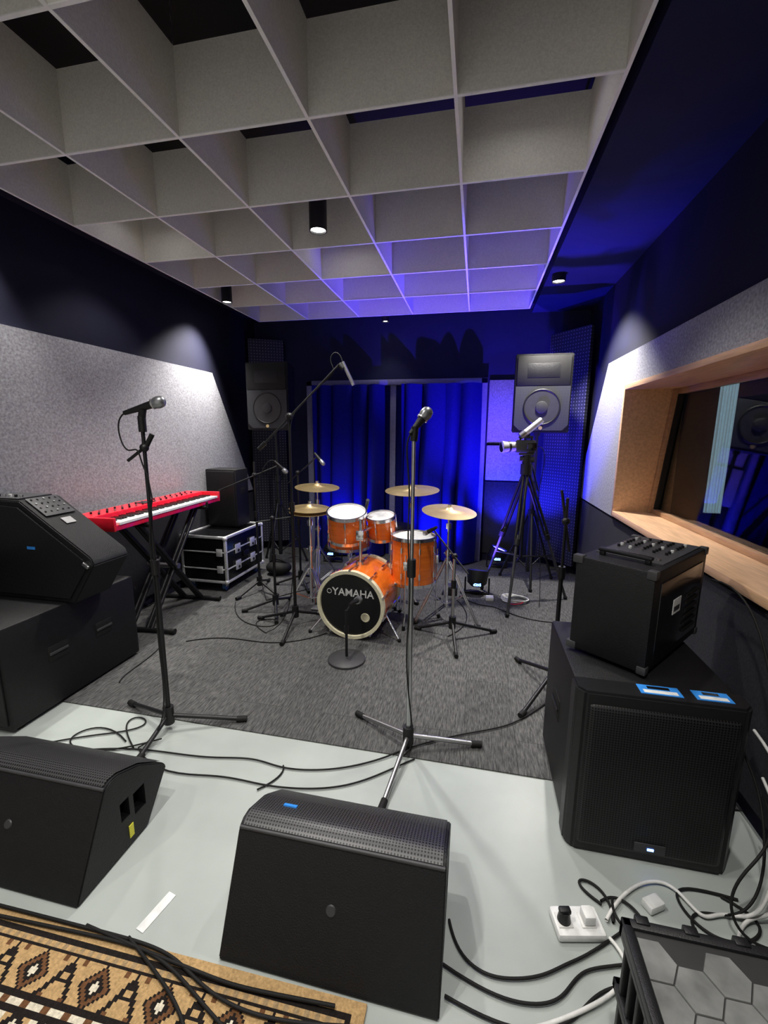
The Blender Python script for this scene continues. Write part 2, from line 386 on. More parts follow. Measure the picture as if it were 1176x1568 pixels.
def left_stack():
    e=E('subwoofer_speaker')
    x0,x1=-2.72,-2.20
    box(e,'body',(x0,1.50,.02),(x1,2.34,.56),blacktex,.012)
    box(e,'front_grille',(x0+.02,1.488,.05),(x1-.02,1.505,.53),grille,.004)
    for y in (1.78,2.08):
        box(e,'side_handle_%d'%int(y*100),(x1-.008,y-.06,.27),(x1+.004,y+.06,.36),rubber,.006)
        box(e,'side_handle_bar_%d'%int(y*100),(x1+.003,y-.055,.31),(x1+.010,y+.055,.325),dgrey,.003)
    box(e,'label',(x0+.3,1.484,.47),(x0+.42,1.489,.50),bluetape)
    for x in (x0+.04,x1-.04):
        for y in (1.56,2.28): cyl(e,'foot',(x,y,0),(x,y,.021),.02,rubber)
    m=E('floor_monitor_speaker')
    z=.562
    prism(m,'cabinet',[(-2.72,z),(-2.14,z),(-1.985,.79),(-2.0,.83),(-2.43,1.125),(-2.72,1.13)],1.86,2.10,blacktex,'Y',.006)
    prism(m,'grille',[(-2.70,z+.03),(-2.16,z+.03),(-2.02,.79),(-2.05,.82),(-2.44,1.09),(-2.70,1.10)],1.850,1.862,grille,'Y')
    box(m,'corner_plate',(-2.05,1.845,.78),(-2.01,1.86,.80),steel,.003,rot=(0,math.radians(35),0))
    box(m,'badge',(-2.40,1.846,.86),(-2.35,1.851,.875),bluetape)
    k=E('control_panel'); k.parent=m
    k.location=(-2.345,1.98,1.072); k.rotation_euler=(0,math.radians(34.5),0)
    box(k,'panel_plate',(-.10,-.09,0),(.06,.09,.006),dgrey,.002)
    for i in range(4):
        for j in range(5):
            xx=-.08+i*.036
            cyl(k,'knob_%d_%d'%(i,j),(xx,-.07+j*.035,.006),(xx,-.07+j*.035,.012),.005,[black,dgrey,steel][(i*2+j)%3],n=10)
    box(k,'label',(.09,-.03,0),(.14,.03,.002),steel)
    box(m,'top_panel',(-2.70,1.88,1.128),(-2.46,2.08,1.136),dgrey,.002)
    for i in range(6): cyl(m,'top_knob_%d'%i,(-2.68+i*.04,1.92,1.136),(-2.68+i*.04,1.92,1.15),.008,[white,black,steel][i%3],n=10)
left_stack()
def pa_speaker(x,y,z,w,h,dp,rz=0):
    e=E('pa_speaker_on_stand',(x,y,0),rz)
    prism(e,'cabinet',[(-w/2,0),(w/2,0),(w/2,.06),(w/2-.09,dp),(-w/2+.09,dp),(-w/2,.06)],z,z+h,blacktex,'Z',.008)
    box(e,'upper_grille',(-w/2+.02,-.010,z+h*.60),(w/2-.02,.003,z+h-.02),rubber,.003)
    c=.05; g0=z+.02; g1=z+h*.60-.004; gw=w/2-.012
    v=[(-gw+c,-.008,g0),(gw-c,-.008,g0),(gw,-.008,g0+c),(gw,-.008,g1),(-gw,-.008,g1),(-gw,-.008,g0+c)]
    v+=[(a,.002,b) for a,_,b in v]
    f=[(5,4,3,2,1,0)]+[(i,(i+1)%6,6+(i+1)%6,6+i) for i in range(6)]
    mk('lower_baffle',v,f,grille2,e)
    R=min(w*.40,h*.26); zc=(g0+g1)/2+.01
    ring(e,'woofer_surround',(0,-.006,zc),(0,-1,0),R*.86,R*.05,black)
    lathe(e,'woofer_cone',[(R*.82,.003),(R*.30,-.0),(R*.28,.010),(R*.15,.014),(0,.015)],conemat,(0,-.008,zc),(0,-1,0))
    box(e,'horn_mouth',(-w*.28,-.012,z+h*.70),(w*.28,-.008,z+h*.88),blacktex,.002)
    cyl(e,'logo_badge',(0,-.009,g0+.022),(0,-.013,g0+.022),.017,brass)
    cyl(e,'pole_socket',(0,dp*.5,z-.03),(0,dp*.5,z+.01),.03,black)
    cyl(e,'stand_pole',(0,dp*.5,.75),(0,dp*.5,z),.0175,black)
    cyl(e,'stand_tube',(0,dp*.5,.12),(0,dp*.5,1.0),.022,black)
    cyl(e,'stand_collar',(0,dp*.5,.96),(0,dp*.5,1.03),.032,black)
    cyl(e,'stand_hub',(0,dp*.5,.70),(0,dp*.5,.76),.035,black)
    for k,a in enumerate((math.radians(-90),math.radians(30),math.radians(150))):
        c_,s_=math.cos(a),math.sin(a); rr=.30 if k==0 else .30
        cyl(e,'stand_leg_%d'%k,(.03*c_,dp*.5+.03*s_,.72),(rr*c_,dp*.5+rr*s_,.026),.012,black)
        cyl(e,'stand_brace_%d'%k,(.02*c_,dp*.5+.02*s_,.16),(rr*.62*c_,dp*.5+rr*.62*s_,.29),.008,black)
        cyl(e,'stand_foot_%d'%k,(rr*c_,dp*.5+rr*s_,FZ),(rr*c_,dp*.5+rr*s_,.035),.017,rubber)
    return e
pa_speaker(-2.17,4.30,1.53,.47,.69,.38)
pa_speaker(.565,4.28,1.52,.50,.70,.38)
def cabinet_small():
    e=E('loudspeaker_cabinet',(-2.50,3.90,.5475),0)
    box(e,'body',(-.18,0,0.006),(.16,.24,.59),blacktex,.012)
    box(e,'grille',(-.165,-.012,.02),(.145,.004,.57),grille,.006)
    box(e,'handle_recess',(.156,.08,.33),(.163,.18,.40),rubber,.004)
    for x in (-.14,.12):
        for y in (.03,.21): cyl(e,'foot',(x,y,0),(x,y,.008),.012,rubber)
def flight_case():
    e=E('rack_flight_case',(-2.722,3.50,FZ),0)
    W,D,z0,z1=.48,.72,.085,.54
    box(e,'shell',(.008,.008,z0+.008),(W-.008,D-.008,z1-.008),blackgl)
    def bar(n,lo,hi): box(e,n,lo,hi,alu,.003)
    t=.024
    for x in (0,W-t):
        for y in (0,D-t): bar('edge_v',(x,y,z0),(x+t,y+t,z1))
    for z in (z0,z1-t,z0+.13,z1-.16):
        for y in (0,D-t): bar('edge_x',(0,y,z),(W,y+t,z+(t if z in(z0,z1-t) else .012)))
        for x in (0,W-t): bar('edge_y',(x,0,z),(x+t,D,z+(t if z in(z0,z1-t) else .012)))
    for x in (0,W):
        for y in (0,D):
            for z in (z0,z1): sph(e,'corner_ball',(x+(.014 if x==0 else -.014),y+(.014 if y==0 else -.014),z+(.014 if z==z0 else -.020)),.024,alu)
    for z in (z0+.136,z1-.154):
        for y in (.2,.48):
            box(e,'latch',(W-.004,y-.045,z-.045),(W+.008,y+.045,z+.045),alu,.004)
            cyl(e,'latch_knob',(W+.008,y,z-.02),(W+.014,y,z-.02),.014,black)
        box(e,'front_latch',(.38,-.008,z-.035),(.44,.004,z+.035),alu,.004)
    box(e,'side_handle',(W-.002,.30,.27),(W+.010,.40,.33),black,.004)
    box(e,'side_label',(W-.001,.56,.33),(W+.001,.62,.40),white)
    wm=M('wheel_blue',(.05,.12,.3),.5)
    for x in (.07,W-.07):
        for y in (.07,D-.07):
            box(e,'caster_plate',(x-.035,y-.035,z0-.006),(x+.035,y+.035,z0),steel)
            box(e,'caster_fork',(x-.022,y-.02,.035),(x+.022,y+.02,z0-.005),steel,.002)
            cyl(e,'caster_wheel',(x-.014,y,.032),(x+.014,y,.032),.032,wm)
flight_case(); cabinet_small()
# ------------------------------------------------------------------ keyboard + X stand
def keyboard():
    e=E('stage_piano_keyboard',(-2.25,2.30,0),4.2)
    z=.868;L=1.30;D=.33
    prism(e,'body',[(0,z),(0,z+.035),(-.155,z+.045),(-.165,z+.085),(-D,z+.088),(-D,z)],0,L,red,'Y',.004)
    box(e,'end_block_near',(-D,-.02,z-.002),(.004,.004,z+.088),red,.006)
    box(e,'end_block_far',(-D,L-.004,z-.002),(.004,L+.02,z+.088),red,.006)
    n=52
    for i in range(n):
        y=.03+i*(L-.06)/n
        box(e,'white_key_%d'%i,(-.150,y+.0005,z+.036),(.006,y+(L-.06)/n-.001,z+.052),keywhite)
        if i%7 in (0,1,3,4,5): box(e,'black_key_%d'%i,(-.150,y+.015,z+.05),(-.055,y+.028,z+.063),blackgl)
    for i in range(16):
        for j in range(2):
            y=.1+i*.072
            cyl(e,'panel_knob_%d_%d'%(i,j),(-.20-.06*j,y,z+.086),(-.20-.06*j,y,z+.100),.007,[dgrey,black,steel][(i+j)%3],n=10)
    box(e,'display',(-.29,.56,z+.087),(-.20,.68,z+.090),blackgl)
    return e
keyboard()
def xstand():
    e=E('keyboard_stand',(-2.25,2.30,0),4.2)
    y0,y1=.35,.98
    for x in (-.09,-.25):
        for dx in (-.018,.018):
            cyl(e,'leg',(x+dx,y0-.02,.03),(x+dx,y1+.06,.845),.014,black,n=12)
            cyl(e,'leg',(x-dx+.02,y1+.02,.03),(x-dx+.02,y0-.06,.845),.014,black,n=12)
    ym=(y0+y1)/2
    cyl(e,'pivot',(-.30,ym,.43),(-.03,ym,.43),.022,steel)
    for y in (y0-.02,y1+.02): 
        cyl(e,'foot_bar',(-.40,y,.028),(.10,y,.028),.016,black)
        for x in (-.40,.10): cyl(e,'foot_cap',(x-.02,y,.028),(x+.02,y,.028),.021,rubber)
    for y in (y0-.06,y1+.06):
        cyl(e,'top_bar',(-.34,y,.850),(.03,y,.850),.016,rubber)
        cyl(e,'top_stop',(.028,y,.850),(.03,y,.90),.010,rubber)
xstand()
# ------------------------------------------------------------------ microphone stands
def mic(e,base,tip,r=.026):
    b=Vector(base);t=Vector(tip);d=(t-b).normalized();L=(t-b).length
    cyl(e,'mic_body',b,b+d*(L-.05),.010,black,.018)
    cyl(e,'mic_collar',b+d*(L-.05),b+d*(L-.043),r*.9,steel)
    lathe(e,'mic_grille',[(0,-.004),(r*.8,-.002),(r*.98,.016),(r,.026),(r*.86,.043),(r*.5,.052),(0,.055)],micmesh,b+d*(L-.045),d)
def tripod(e,c,feet,hz=.10,r=.011,mat=black,z0=.022):
    c=Vector((c[0],c[1],0))
    cyl(e,'hub',c+Vector((0,0,hz-.04)),c+Vector((0,0,hz+.05)),.026,black)
    for i,ft in enumerate(feet):
        ft=Vector((ft[0],ft[1],z0 if ft[1]>1.78 else .016)); d=(ft-c); d.z=0; d.normalize()
        cyl(e,'leg_%d'%i,c+d*.02+Vector((0,0,hz)),ft,r,mat,n=12)
        cyl(e,'foot_%d'%i,ft-d*.03+Vector((0,0,.002)),ft+d*.02,r+.004,rubber,n=12)
e=E('microphone_stand')
P=(-1.48,1.715)
tripod(e,P,[(-1.138,1.84),(-1.464,1.483),(-1.806,1.827)],hz=.075)
cyl(e,'lower_tube',(P[0],P[1],.05),(P[0],P[1],.86),.0125,black)
cyl(e,'upper_tube',(P[0],P[1],.84),(P[0],P[1],1.555),.0085,black)
cyl(e,'clutch',(P[0],P[1],.83),(P[0],P[1],.90),.02,black)
cyl(e,'top_joint',(P[0],P[1],1.50),(P[0],P[1],1.57),.017,black)
cyl(e,'clip',(P[0],P[1],1.56),(-1.47,1.715,1.60),.016,rubber)
sph(e,'side_joint',(P[0],P[1],1.43),.020,black)
cyl(e,'side_arm',(-1.56,1.70,1.37),(P[0],P[1],1.43),.007,black)
cyl(e,'side_arm_clip',(-1.47,1.72,1.44),(-1.445,1.73,1.49),.011,rubber)
mic(e,(-1.555,1.70,1.583),(-1.375,1.73,1.637),.027)
cable('cable_loop',[[(-1.555,1.70,1.583),(-1.585,1.69,1.56),(-1.59,1.69,1.48),(-1.55,1.69,1.40),(-1.50,1.70,1.44),(-1.49,1.70,1.36),(-1.46,1.70,1.30),(-1.46,1.70,1.27),(-1.45,1.70,1.2)],[(-1.45,1.70,1.2),(-1.495,1.695,1.0),(-1.465,1.695,.8),(-1.495,1.70,.5),(-1.46,1.69,.2),(-1.45,1.62,.03),(-1.526,1.553,.01)]],.0035,rubber,e)
e=E('microphone_stand')
P=(-.262,1.84)
tripod(e,P,[(.066,1.914),(-.551,2.007),(-.311,1.473)],mat=steel,hz=.07)
cyl(e,'lower_tube',(P[0],P[1],.05),(P[0],P[1],.90),.0125,steel)
cyl(e,'upper_tube',(P[0],P[1],.88),(P[0],P[1],1.50),.0085,steel)
cyl(e,'clutch',(P[0],P[1],.87),(P[0],P[1],.95),.02,black)
cyl(e,'top_joint',(P[0],P[1],1.47),(P[0]+.004,P[1],1.53),.016,black)
mic(e,(-.275,1.83,1.50),(-.205,1.875,1.60),.027)
cable('stand_cable',[[(-.275,1.83,1.50),(-.30,1.82,1.46),(-.265,1.825,1.3),(-.285,1.825,1.05),(-.255,1.825,.8),(-.285,1.825,.5),(-.25,1.82,.2),(-.22,1.79,.03),(-.281,1.77,.01)]],.0035,rubber,e)
e=E('microphone_boom_stand')
P=(-1.335,2.98)
tripod(e,P,[(-1.30,2.66),(-1.66,3.02),(-1.12,3.20)],hz=.12)
cyl(e,'lower_tube',(P[0],P[1],.08),(P[0],P[1],.95),.0125,black)
cyl(e,'upper_tube',(P[0],P[1],.93),(P[0],P[1],1.62),.009,black)
cyl(e,'clutch',(P[0],P[1],.92),(P[0],P[1],.99),.02,black)
sph(e,'boom_joint',(P[0],P[1],1.62),.026,black)
cyl(e,'boom',(-1.56,2.93,1.38),(-.985,3.08,1.985),.0075,black)
cyl(e,'counterweight',(-1.56,2.93,1.38),(-1.51,2.94,1.43),.016,black)
cyl(e,'shock_clip',(-.985,3.08,1.985),(-.955,3.08,1.955),.018,rubber)
cyl(e,'condenser_mic',(-.96,3.08,2.0),(-.885,3.08,1.85),.0125,steel)
cyl(e,'condenser_mic_tip',(-.888,3.08,1.856),(-.879,3.08,1.838),.013,chrome)
cable('boom_cable',[[(-.96,3.08,2.0),(-.975,3.08,2.06),(-1.03,3.07,2.08),(-1.06,3.07,2.0),(-1.0,3.08,1.93),(-1.1,3.05,1.86),(-1.25,3.02,1.72),(-1.34,2.97,1.6),(-1.32,2.965,1.3),(-1.35,2.965,.9),(-1.32,2.965,.4),(-1.37,2.9,.03),(-1.5,2.8,.012)]],.0032,rubber,e)
e=E('microphone_boom_stand')
P=(-1.98,3.62)
tripod(e,P,[(-1.76,3.52),(-2.06,3.36),(-2.02,3.88)],hz=.10)
cyl(e,'tube',(P[0],P[1],.08),(P[0],P[1],1.24),.011,black)
cyl(e,'clutch',(P[0],P[1],.72),(P[0],P[1],.78),.019,black)
sph(e,'boom_joint',(P[0],P[1],1.12),.024,black)
cyl(e,'boom',(-2.28,3.50,.98),(-1.76,3.68,1.21),.007,black)
mic(e,(-1.80,3.66,1.25),(-1.70,3.70,1.14),.024)
cable('cable',[[(-1.80,3.66,1.25),(-1.84,3.64,1.27),(-1.9,3.62,1.18),(-1.97,3.61,1.0),(-1.99,3.605,.5),(-1.95,3.6,.05),(-1.8,3.4,.012)]],.0032,rubber,e)
e=E('microphone_boom_stand')
P=(-.12,3.03)
tripod(e,P,[(-.076,2.76),(.19,3.19),(-.39,3.12)],hz=.13)
cyl(e,'tube',(P[0],P[1],.08),(P[0],P[1],.62),.012,steel)
cyl(e,'clutch',(P[0],P[1],.40),(P[0],P[1],.46),.019,black)
sph(e,'boom_joint',(P[0],P[1],.64),.022,black)
cyl(e,'boom',(-.02,2.95,.54),(-.28,3.12,.80),.006,black)
mic(e,(-.26,3.10,.83),(-.36,3.17,.76),.020)
e=E('microphone_boom_stand')
P=(-1.62,3.22)
tripod(e,P,[(-1.86,3.12),(-1.50,2.98),(-1.60,3.48)],hz=.10)
cyl(e,'tube',(P[0],P[1],.08),(P[0],P[1],.80),.011,black)
cyl(e,'clutch',(P[0],P[1],.44),(P[0],P[1],.50),.018,black)
sph(e,'boom_joint',(P[0],P[1],.81),.021,black)
cyl(e,'boom',(-1.74,3.16,.78),(-1.20,3.44,.85),.006,black)
mic(e,(-1.26,3.42,.88),(-1.14,3.47,.78),.020)
e=E('microphone_boom_stand')
P=(-1.66,3.86)
tripod(e,P,[(-1.50,3.66),(-1.90,3.80),(-1.58,4.08)],hz=.10)
cyl(e,'tube',(P[0],P[1],.08),(P[0],P[1],1.12),.011,black)
cyl(e,'clutch',(P[0],P[1],.62),(P[0],P[1],.68),.018,black)
sph(e,'boom_joint',(P[0],P[1],1.13),.021,black)
cyl(e,'boom',(-1.78,3.90,1.02),(-1.42,3.78,1.30),.006,black)
mic(e,(-1.46,3.79,1.32),(-1.36,3.76,1.22),.020)
e=E('microphone_stand')
P=(.50,2.50)
tripod(e,P,[(.33,2.79),(.30,2.20),(.83,2.52)],hz=.12)
cyl(e,'tube',(P[0],P[1],.08),(P[0],P[1],.75),.012,black)
cyl(e,'upper_tube',(P[0],P[1],.70),(P[0],P[1],1.16),.008,black)
cyl(e,'clutch',(P[0],P[1],.70),(P[0],P[1],.77),.02,black)
cyl(e,'boom',(.53,2.50,.86),(.47,2.52,1.20),.0075,black)
sph(e,'boom_joint',(.50,2.50,1.03),.022,black)
e=E('kick_drum_microphone_stand')
lathe(e,'round_base',[(0,.030),(.03,.030),(.115,.022),(.125,.014),(.125,.0),(0,.0)],dgrey,(-.79,2.56,FZ))
cyl(e,'tube',(-.79,2.56,.03),(-.79,2.56,.36),.009,black)
cyl(e,'clutch',(-.79,2.56,.20),(-.79,2.56,.25),.016,black)
cyl(e,'arm',(-.79,2.56,.35),(-.785,2.70,.37),.006,black)
mic(e,(-.785,2.62,.375),(-.765,2.80,.345),.028)
# ------------------------------------------------------------------ drum kit
def drum(e,n,c,axis,R,h,headmat,shell=orange,hoopmat=chrome,lugs=8,head2=None,hoopw=.02):
    ax=Vector(axis).normalized(); c=Vector(c); q=ax.to_track_quat('Z','Y').to_matrix()
    lathe(e,n+'_shell',[(R,-h/2),(R+.001,0),(R,h/2)],shell,c,ax,48)
    lathe(e,n+'_top_head',[(0,h/2+.004),(R-.006,h/2+.004),(R+.001,h/2-.004)],headmat,c,ax,48)
    lathe(e,n+'_bottom_head',[(0,-h/2-.004),(R-.006,-h/2-.004),(R+.001,-h/2+.004)],head2 or drumwhite,c,ax,48)
    for s,l in ((1,'top'),(-1,'bottom')):
        zz=s*h/2
        lathe(e,n+'_hoop_'+l,[(R+.002,zz-s*hoopw*.6),(R+.011,zz-s*hoopw*.6),(R+.011,zz+s*hoopw*.7),(R+.0,zz+s*hoopw*.7),(R-.002,zz+s*.004)],hoopmat,c,ax,48)
    for i in range(lugs):
        a=2*math.pi*(i+.5)/lugs; d=q@Vector((math.cos(a),math.sin(a),0))
        cyl(e,n+'_rod_%d'%i,c+d*(R+.012)-ax*(h/2+.004),c+d*(R+.012)+ax*(h/2+.004),.0032,chrome,n=8)
        for s in ((-.28,.28) if h>.2 else (0,)):
            cyl(e,n+'_lug_%d'%i,c+d*(R+.010)+ax*(h*s-.022),c+d*(R+.010)+ax*(h*s+.022),.009,chrome,n=10)
def stand(e,n,x,y,ztop,rot=0,rr=.26,hz=.42):
    cyl(e,n+'_tube',(x,y,.10),(x,y,ztop*.62),.0135,chrome,n=14)
    cyl(e,n+'_tube_up',(x,y,ztop*.6),(x,y,ztop-.02),.0095,chrome,n=14)
    cyl(e,n+'_rod',(x,y,ztop-.03),(x,y,ztop+.05),.004,chrome,n=10)
    for zz in (hz,ztop*.62,ztop*.86): cyl(e,n+'_clamp',(x,y,zz-.02),(x,y,zz+.025),.022,chrome,n=14)
    cyl(e,n+'_wing',(x-.03,y-.01,ztop*.62),(x+.03,y-.01,ztop*.62),.006,chrome,n=8)
    for k in range(3):
        a=math.radians(rot+120*k); c_,s_=math.cos(a),math.sin(a)
        for dd in (-.011,.011):
            ox,oy=-s_*dd,c_*dd
            cyl(e,n+'_leg',(x+.02*c_+ox,y+.02*s_+oy,hz),(x+rr*c_+ox,y+rr*s_+oy,.022),.0065,chrome,n=8)
            cyl(e,n+'_brace',(x+.015*c_+ox,y+.015*s_+oy,.14),(x+rr*.55*c_+ox,y+rr*.55*s_+oy,hz*.46+.01),.005,chrome,n=8)
        cyl(e,n+'_foot',(x+(rr-.02)*c_,y+(rr-.02)*s_,.020),(x+(rr+.025)*c_,y+(rr+.025)*s_,.020),.013,rubber,n=10)
def cymbal(e,n,c,R,tilt=(0,0),mat=brass):
    ax=Vector((math.sin(math.radians(tilt[0])),math.sin(math.radians(tilt[1])),1))
    lathe(e,n,[(0.004,.030),(R*.08,.029),(R*.16,.019),(R*.2,.009),(R*.6,.002),(R,-.010),(R,-.012),(R*.6,0),(R*.2,.005),(.004,.020)],mat,c,ax,56,60)
    cyl(e,n+'_felt',Vector(c)+ax.normalized()*.028,Vector(c)+ax.normalized()*.050,.016,chrome,n=14)
def drumkit():
    e=E('drum_kit')
    bx,by,R,h=-.835,3.09,.244,.42
    ax=Vector((-.08,-1,.0)).normalized()
    c=Vector((bx,by,R+.024))
    lathe(e,'bass_shell',[(R,-h/2),(R,h/2)],orange,c,ax,56)
    lathe(e,'bass_front_head',[(0,h/2+.012),(R-.01,h/2+.012),(R,h/2)],drumblack,c,ax,56)
    lathe(e,'bass_batter_head',[(0,-h/2-.006),(R-.01,-h/2-.006),(R,-h/2)],drumwhite,c,ax,56)
    for s in (1,-1):
        z0=s*(h/2-.012);z1=s*(h/2+.028)
        lathe(e,'bass_hoop',[(R+.001,z0),(R+.016,z0),(R+.016,z1),(R-.008,z1),(R-.010,s*(h/2+.012))],cream,c,ax,56)
    q=ax.to_track_quat('Z','Y').to_matrix()
    for i in range(10):
        a=2*math.pi*(i+.5)/10; dd=q@Vector((math.cos(a),math.sin(a),0))
        for s in (-1,1):
            cyl(e,'bass_claw',c+dd*(R+.020)+ax*s*(h/2-.035),c+dd*(R+.020)+ax*s*(h/2+.03),.008,chrome,n=10)
            cyl(e,'bass_lug',c+dd*(R+.010)+ax*s*(.10-.03),c+dd*(R+.010)+ax*s*(.10+.03),.011,chrome,n=10)
            cyl(e,'bass_rod',c+dd*(R+.016)+ax*s*.07,c+dd*(R+.018)+ax*s*(h/2),.003,chrome,n=6)
    rx=math.radians(90); yaw=math.atan2(ax.x,-ax.y)
    fc=c+ax*(h/2+.0135); tr=Vector((math.cos(yaw),math.sin(yaw),0))
    text(e,'head_lettering','YAMAHA',.078,fc+tr*.02+Vector((0,0,.09)),(rx,0,yaw),drumwhite)
    ring(e,'head_emblem_ring',fc-tr*.165+Vector((0,0,.09)),ax,.017,.0022,drumwhite,24,6)
    ring(e,'air_port_ring',fc+tr*.115+Vector((0,0,-.085)),ax,.030,.005,cream,28,6)
    cyl(e,'air_port',fc+tr*.115+Vector((0,0,-.085)),fc+tr*.115+Vector((0,0,-.085))+ax*.001,.028,cream)
    for s in (-1,1):
        cyl(e,'spur',(bx+s*R*.82,by-.10,.20),(bx+s*(R+.10),by-.20,.02),.008,chrome)
        cyl(e,'spur_mount',(bx+s*R*.86,by-.08,.19),(bx+s*R*.80,by-.12,.26),.018,chrome)
        sph(e,'spur_tip',(bx+s*(R+.10),by-.20,.020),.014,rubber)
    tc=Vector((-.985,3.24,.785))
    drum(e,'rack_tom',tc,(.05,-.26,1),.150,.21,drumwhite,lugs=6)
    drum(e,'high_tom',(-.735,3.38,.755),(-.04,-.22,1),.112,.17,drumwhite,lugs=6)
    cyl(e,'tom_post',(bx,by+.0,R*2+.02),(bx,by+.0,.86),.012,chrome)
    cyl(e,'tom_mount_plate',(bx,by,R*2+.02),(bx,by,R*2+.05),.035,chrome)
    box(e,'tom_bracket',(bx-.03,by-.028,.70),(bx+.03,by+.028,.78),chrome,.006)
    cyl(e,'tom_arm',(bx,by,.74),(-.88,3.16,.77),.010,chrome)
    cyl(e,'high_tom_arm',(bx,by,.76),(-.78,3.29,.77),.010,chrome)
    fx,fy=-.455,3.30
    drum(e,'floor_tom',(fx,fy,.525),(0,0,1),.172,.36,drumwhite,lugs=8)
    for k in range(3):
        a=math.radians(-100+120*k); c_,s_=math.cos(a),math.sin(a)
        cyl(e,'floor_tom_leg',(fx+.195*c_,fy+.195*s_,.60),(fx+.195*c_,fy+.195*s_,.10),.006,chrome)
        cyl(e,'floor_tom_leg_low',(fx+.195*c_,fy+.195*s_,.10),(fx+.22*c_,fy+.22*s_,.016),.006,chrome)
        cyl(e,'floor_tom_foot',(fx+.22*c_,fy+.22*s_,FZ),(fx+.22*c_,fy+.22*s_,.04),.013,rubber)
        box(e,'floor_tom_bracket',(fx+.19*c_-.018,fy+.19*s_-.018,.48),(fx+.19*c_+.018,fy+.19*s_+.018,.55),chrome,.005)
    drum(e,'snare_drum',(-1.06,3.56,.60),(0,-.05,1),.178,.14,drumwhite,shell=orange,lugs=8)
    stand(e,'snare_stand',-1.06,3.56,.50,30,.22,.28)
    stand(e,'hi_hat_stand',-1.30,3.24,.91,90,.24,.40)
    cymbal(e,'hi_hat_top',(-1.30,3.24,.912),.165,(2,-3)); cymbal(e,'hi_hat_bottom',(-1.30,3.24,.885),.165,(2,-3))
    stand(e,'left_crash_stand',-1.39,3.66,1.03,45,.27,.45)
    cymbal(e,'left_crash',(-1.39,3.66,1.03),.20,(3,-4))
    stand(e,'right_crash_stand',-.53,3.68,1.03,20,.26,.45)
    cymbal(e,'right_crash',(-.53,3.68,1.03),.235,(-1,-5))
    stand(e,'ride_stand',-.19,3.38,.91,-25,.28,.50)
    cymbal(e,'ride',(-.19,3.38,.91),.215,(4,-6))
    cyl(e,'tom_clip_mic',(-.86,3.36,.90),(-.83,3.30,.98),.014,black)
    tx,ty=-.68,3.74
    lathe(e,'throne_seat',[(0,.70),(.12,.70),(.155,.685),(.160,.65),(.145,.62),(0,.615)],black,(tx,ty,0))
    cyl(e,'throne_tube',(tx,ty,.12),(tx,ty,.62),.014,chrome)
    for k in range(3):
        a=math.radians(90+120*k); c_,s_=math.cos(a),math.sin(a)
        cyl(e,'throne_leg',(tx,ty,.40),(tx+.25*c_,ty+.25*s_,.02),.009,chrome)
        cyl(e,'throne_foot',(tx+.23*c_,ty+.23*s_,.020),(tx+.27*c_,ty+.27*s_,.020),.013,rubber)
    box(e,'kick_pedal_plate',(bx-.05,by+.24,.008),(bx+.05,by+.46,.018),steel,.003)
    cyl(e,'kick_beater_rod',(bx,by+.27,.06),(bx,by+.24,.24),.004,chrome)
    box(e,'hi_hat_pedal',(-1.33,3.28,.012),(-1.25,3.50,.024),steel,.003)
drumkit()
# ------------------------------------------------------------------ video camera on tripod
e=E('video_camera_on_tripod')
A=Vector((.43,3.93,1.20))
for i,(fx,fy) in enumerate(((.31,3.52),(.11,4.14),(.86,4.05))):
    ft=Vector((fx,fy,.024)); mid=A.lerp(ft,.5)
    for s in (-.016,.016):
        cyl(e,'leg_upper_%d'%i,A+Vector((s,0,0)),mid+Vector((s,0,0)),.012,black,n=10)
    cyl(e,'leg_lower_%d'%i,A.lerp(ft,.46),ft,.012,dgrey,n=10)
    cyl(e,'leg_clamp_%d'%i,A.lerp(ft,.49),A.lerp(ft,.53),.028,black)
    sph(e,'leg_foot_%d'%i,ft,.018,rubber)
    cyl(e,'spreader_%d'%i,(A.x,A.y,.42),A.lerp(ft,.66),.007,black,n=8)
cyl(e,'bowl',A-Vector((0,0,.04)),A+Vector((0,0,.05)),.05,black)
cyl(e,'centre_tube',A-Vector((0,0,.78)),A,.013,black)
cyl(e,'fluid_head',A+Vector((0,0,.05)),A+Vector((0,0,.13)),.038,black)
cyl(e,'head_drag_knob',A+Vector((-.06,0,.09)),A+Vector((.06,0,.09)),.028,dgrey)
box(e,'quick_plate',A+Vector((-.07,-.035,.125)),A+Vector((.05,.035,.145)),dgrey,.004)
cyl(e,'pan_handle',A+Vector((.03,.02,.09)),A+Vector((.13,.14,-.20)),.008,black)
B=A+Vector((-.03,0,.20))
mgrey=M('camera_body_grey',(.30,.30,.31),.4)
box(e,'camera_body',B+Vector((-.07,-.045,-.055)),B+Vector((.09,.045,.055)),dgrey,.012)
cyl(e,'lens_barrel',B+Vector((-.07,0,0)),B+Vector((-.16,-.03,-.004)),.038,mgrey,.045)
cyl(e,'lens_ring',B+Vector((-.12,-.016,-.002)),B+Vector((-.135,-.021,-.003)),.048,black)
cyl(e,'lens_hood',B+Vector((-.16,-.03,-.004)),B+Vector((-.19,-.040,-.005)),.046,mgrey,.053)
cyl(e,'lens_glass',B+Vector((-.1895,-.040,-.005)),B+Vector((-.1908,-.0405,-.005)),.045,blackgl)
box(e,'camera_handle',B+Vector((-.05,-.012,.07)),B+Vector((.07,.012,.09)),dgrey,.006)
cyl(e,'handle_post',B+Vector((-.035,0,.045)),B+Vector((-.035,0,.075)),.008,black)
cyl(e,'handle_post_rear',B+Vector((.06,0,.045)),B+Vector((.06,0,.075)),.008,black)
cyl(e,'shotgun_mic',B+Vector((-.0,-.02,.115)),B+Vector((.13,.01,.225)),.027,alu)
cyl(e,'shotgun_mic_foam',B+Vector((-.04,-.028,.085)),B+Vector((.0,-.02,.117)),.030,steel)
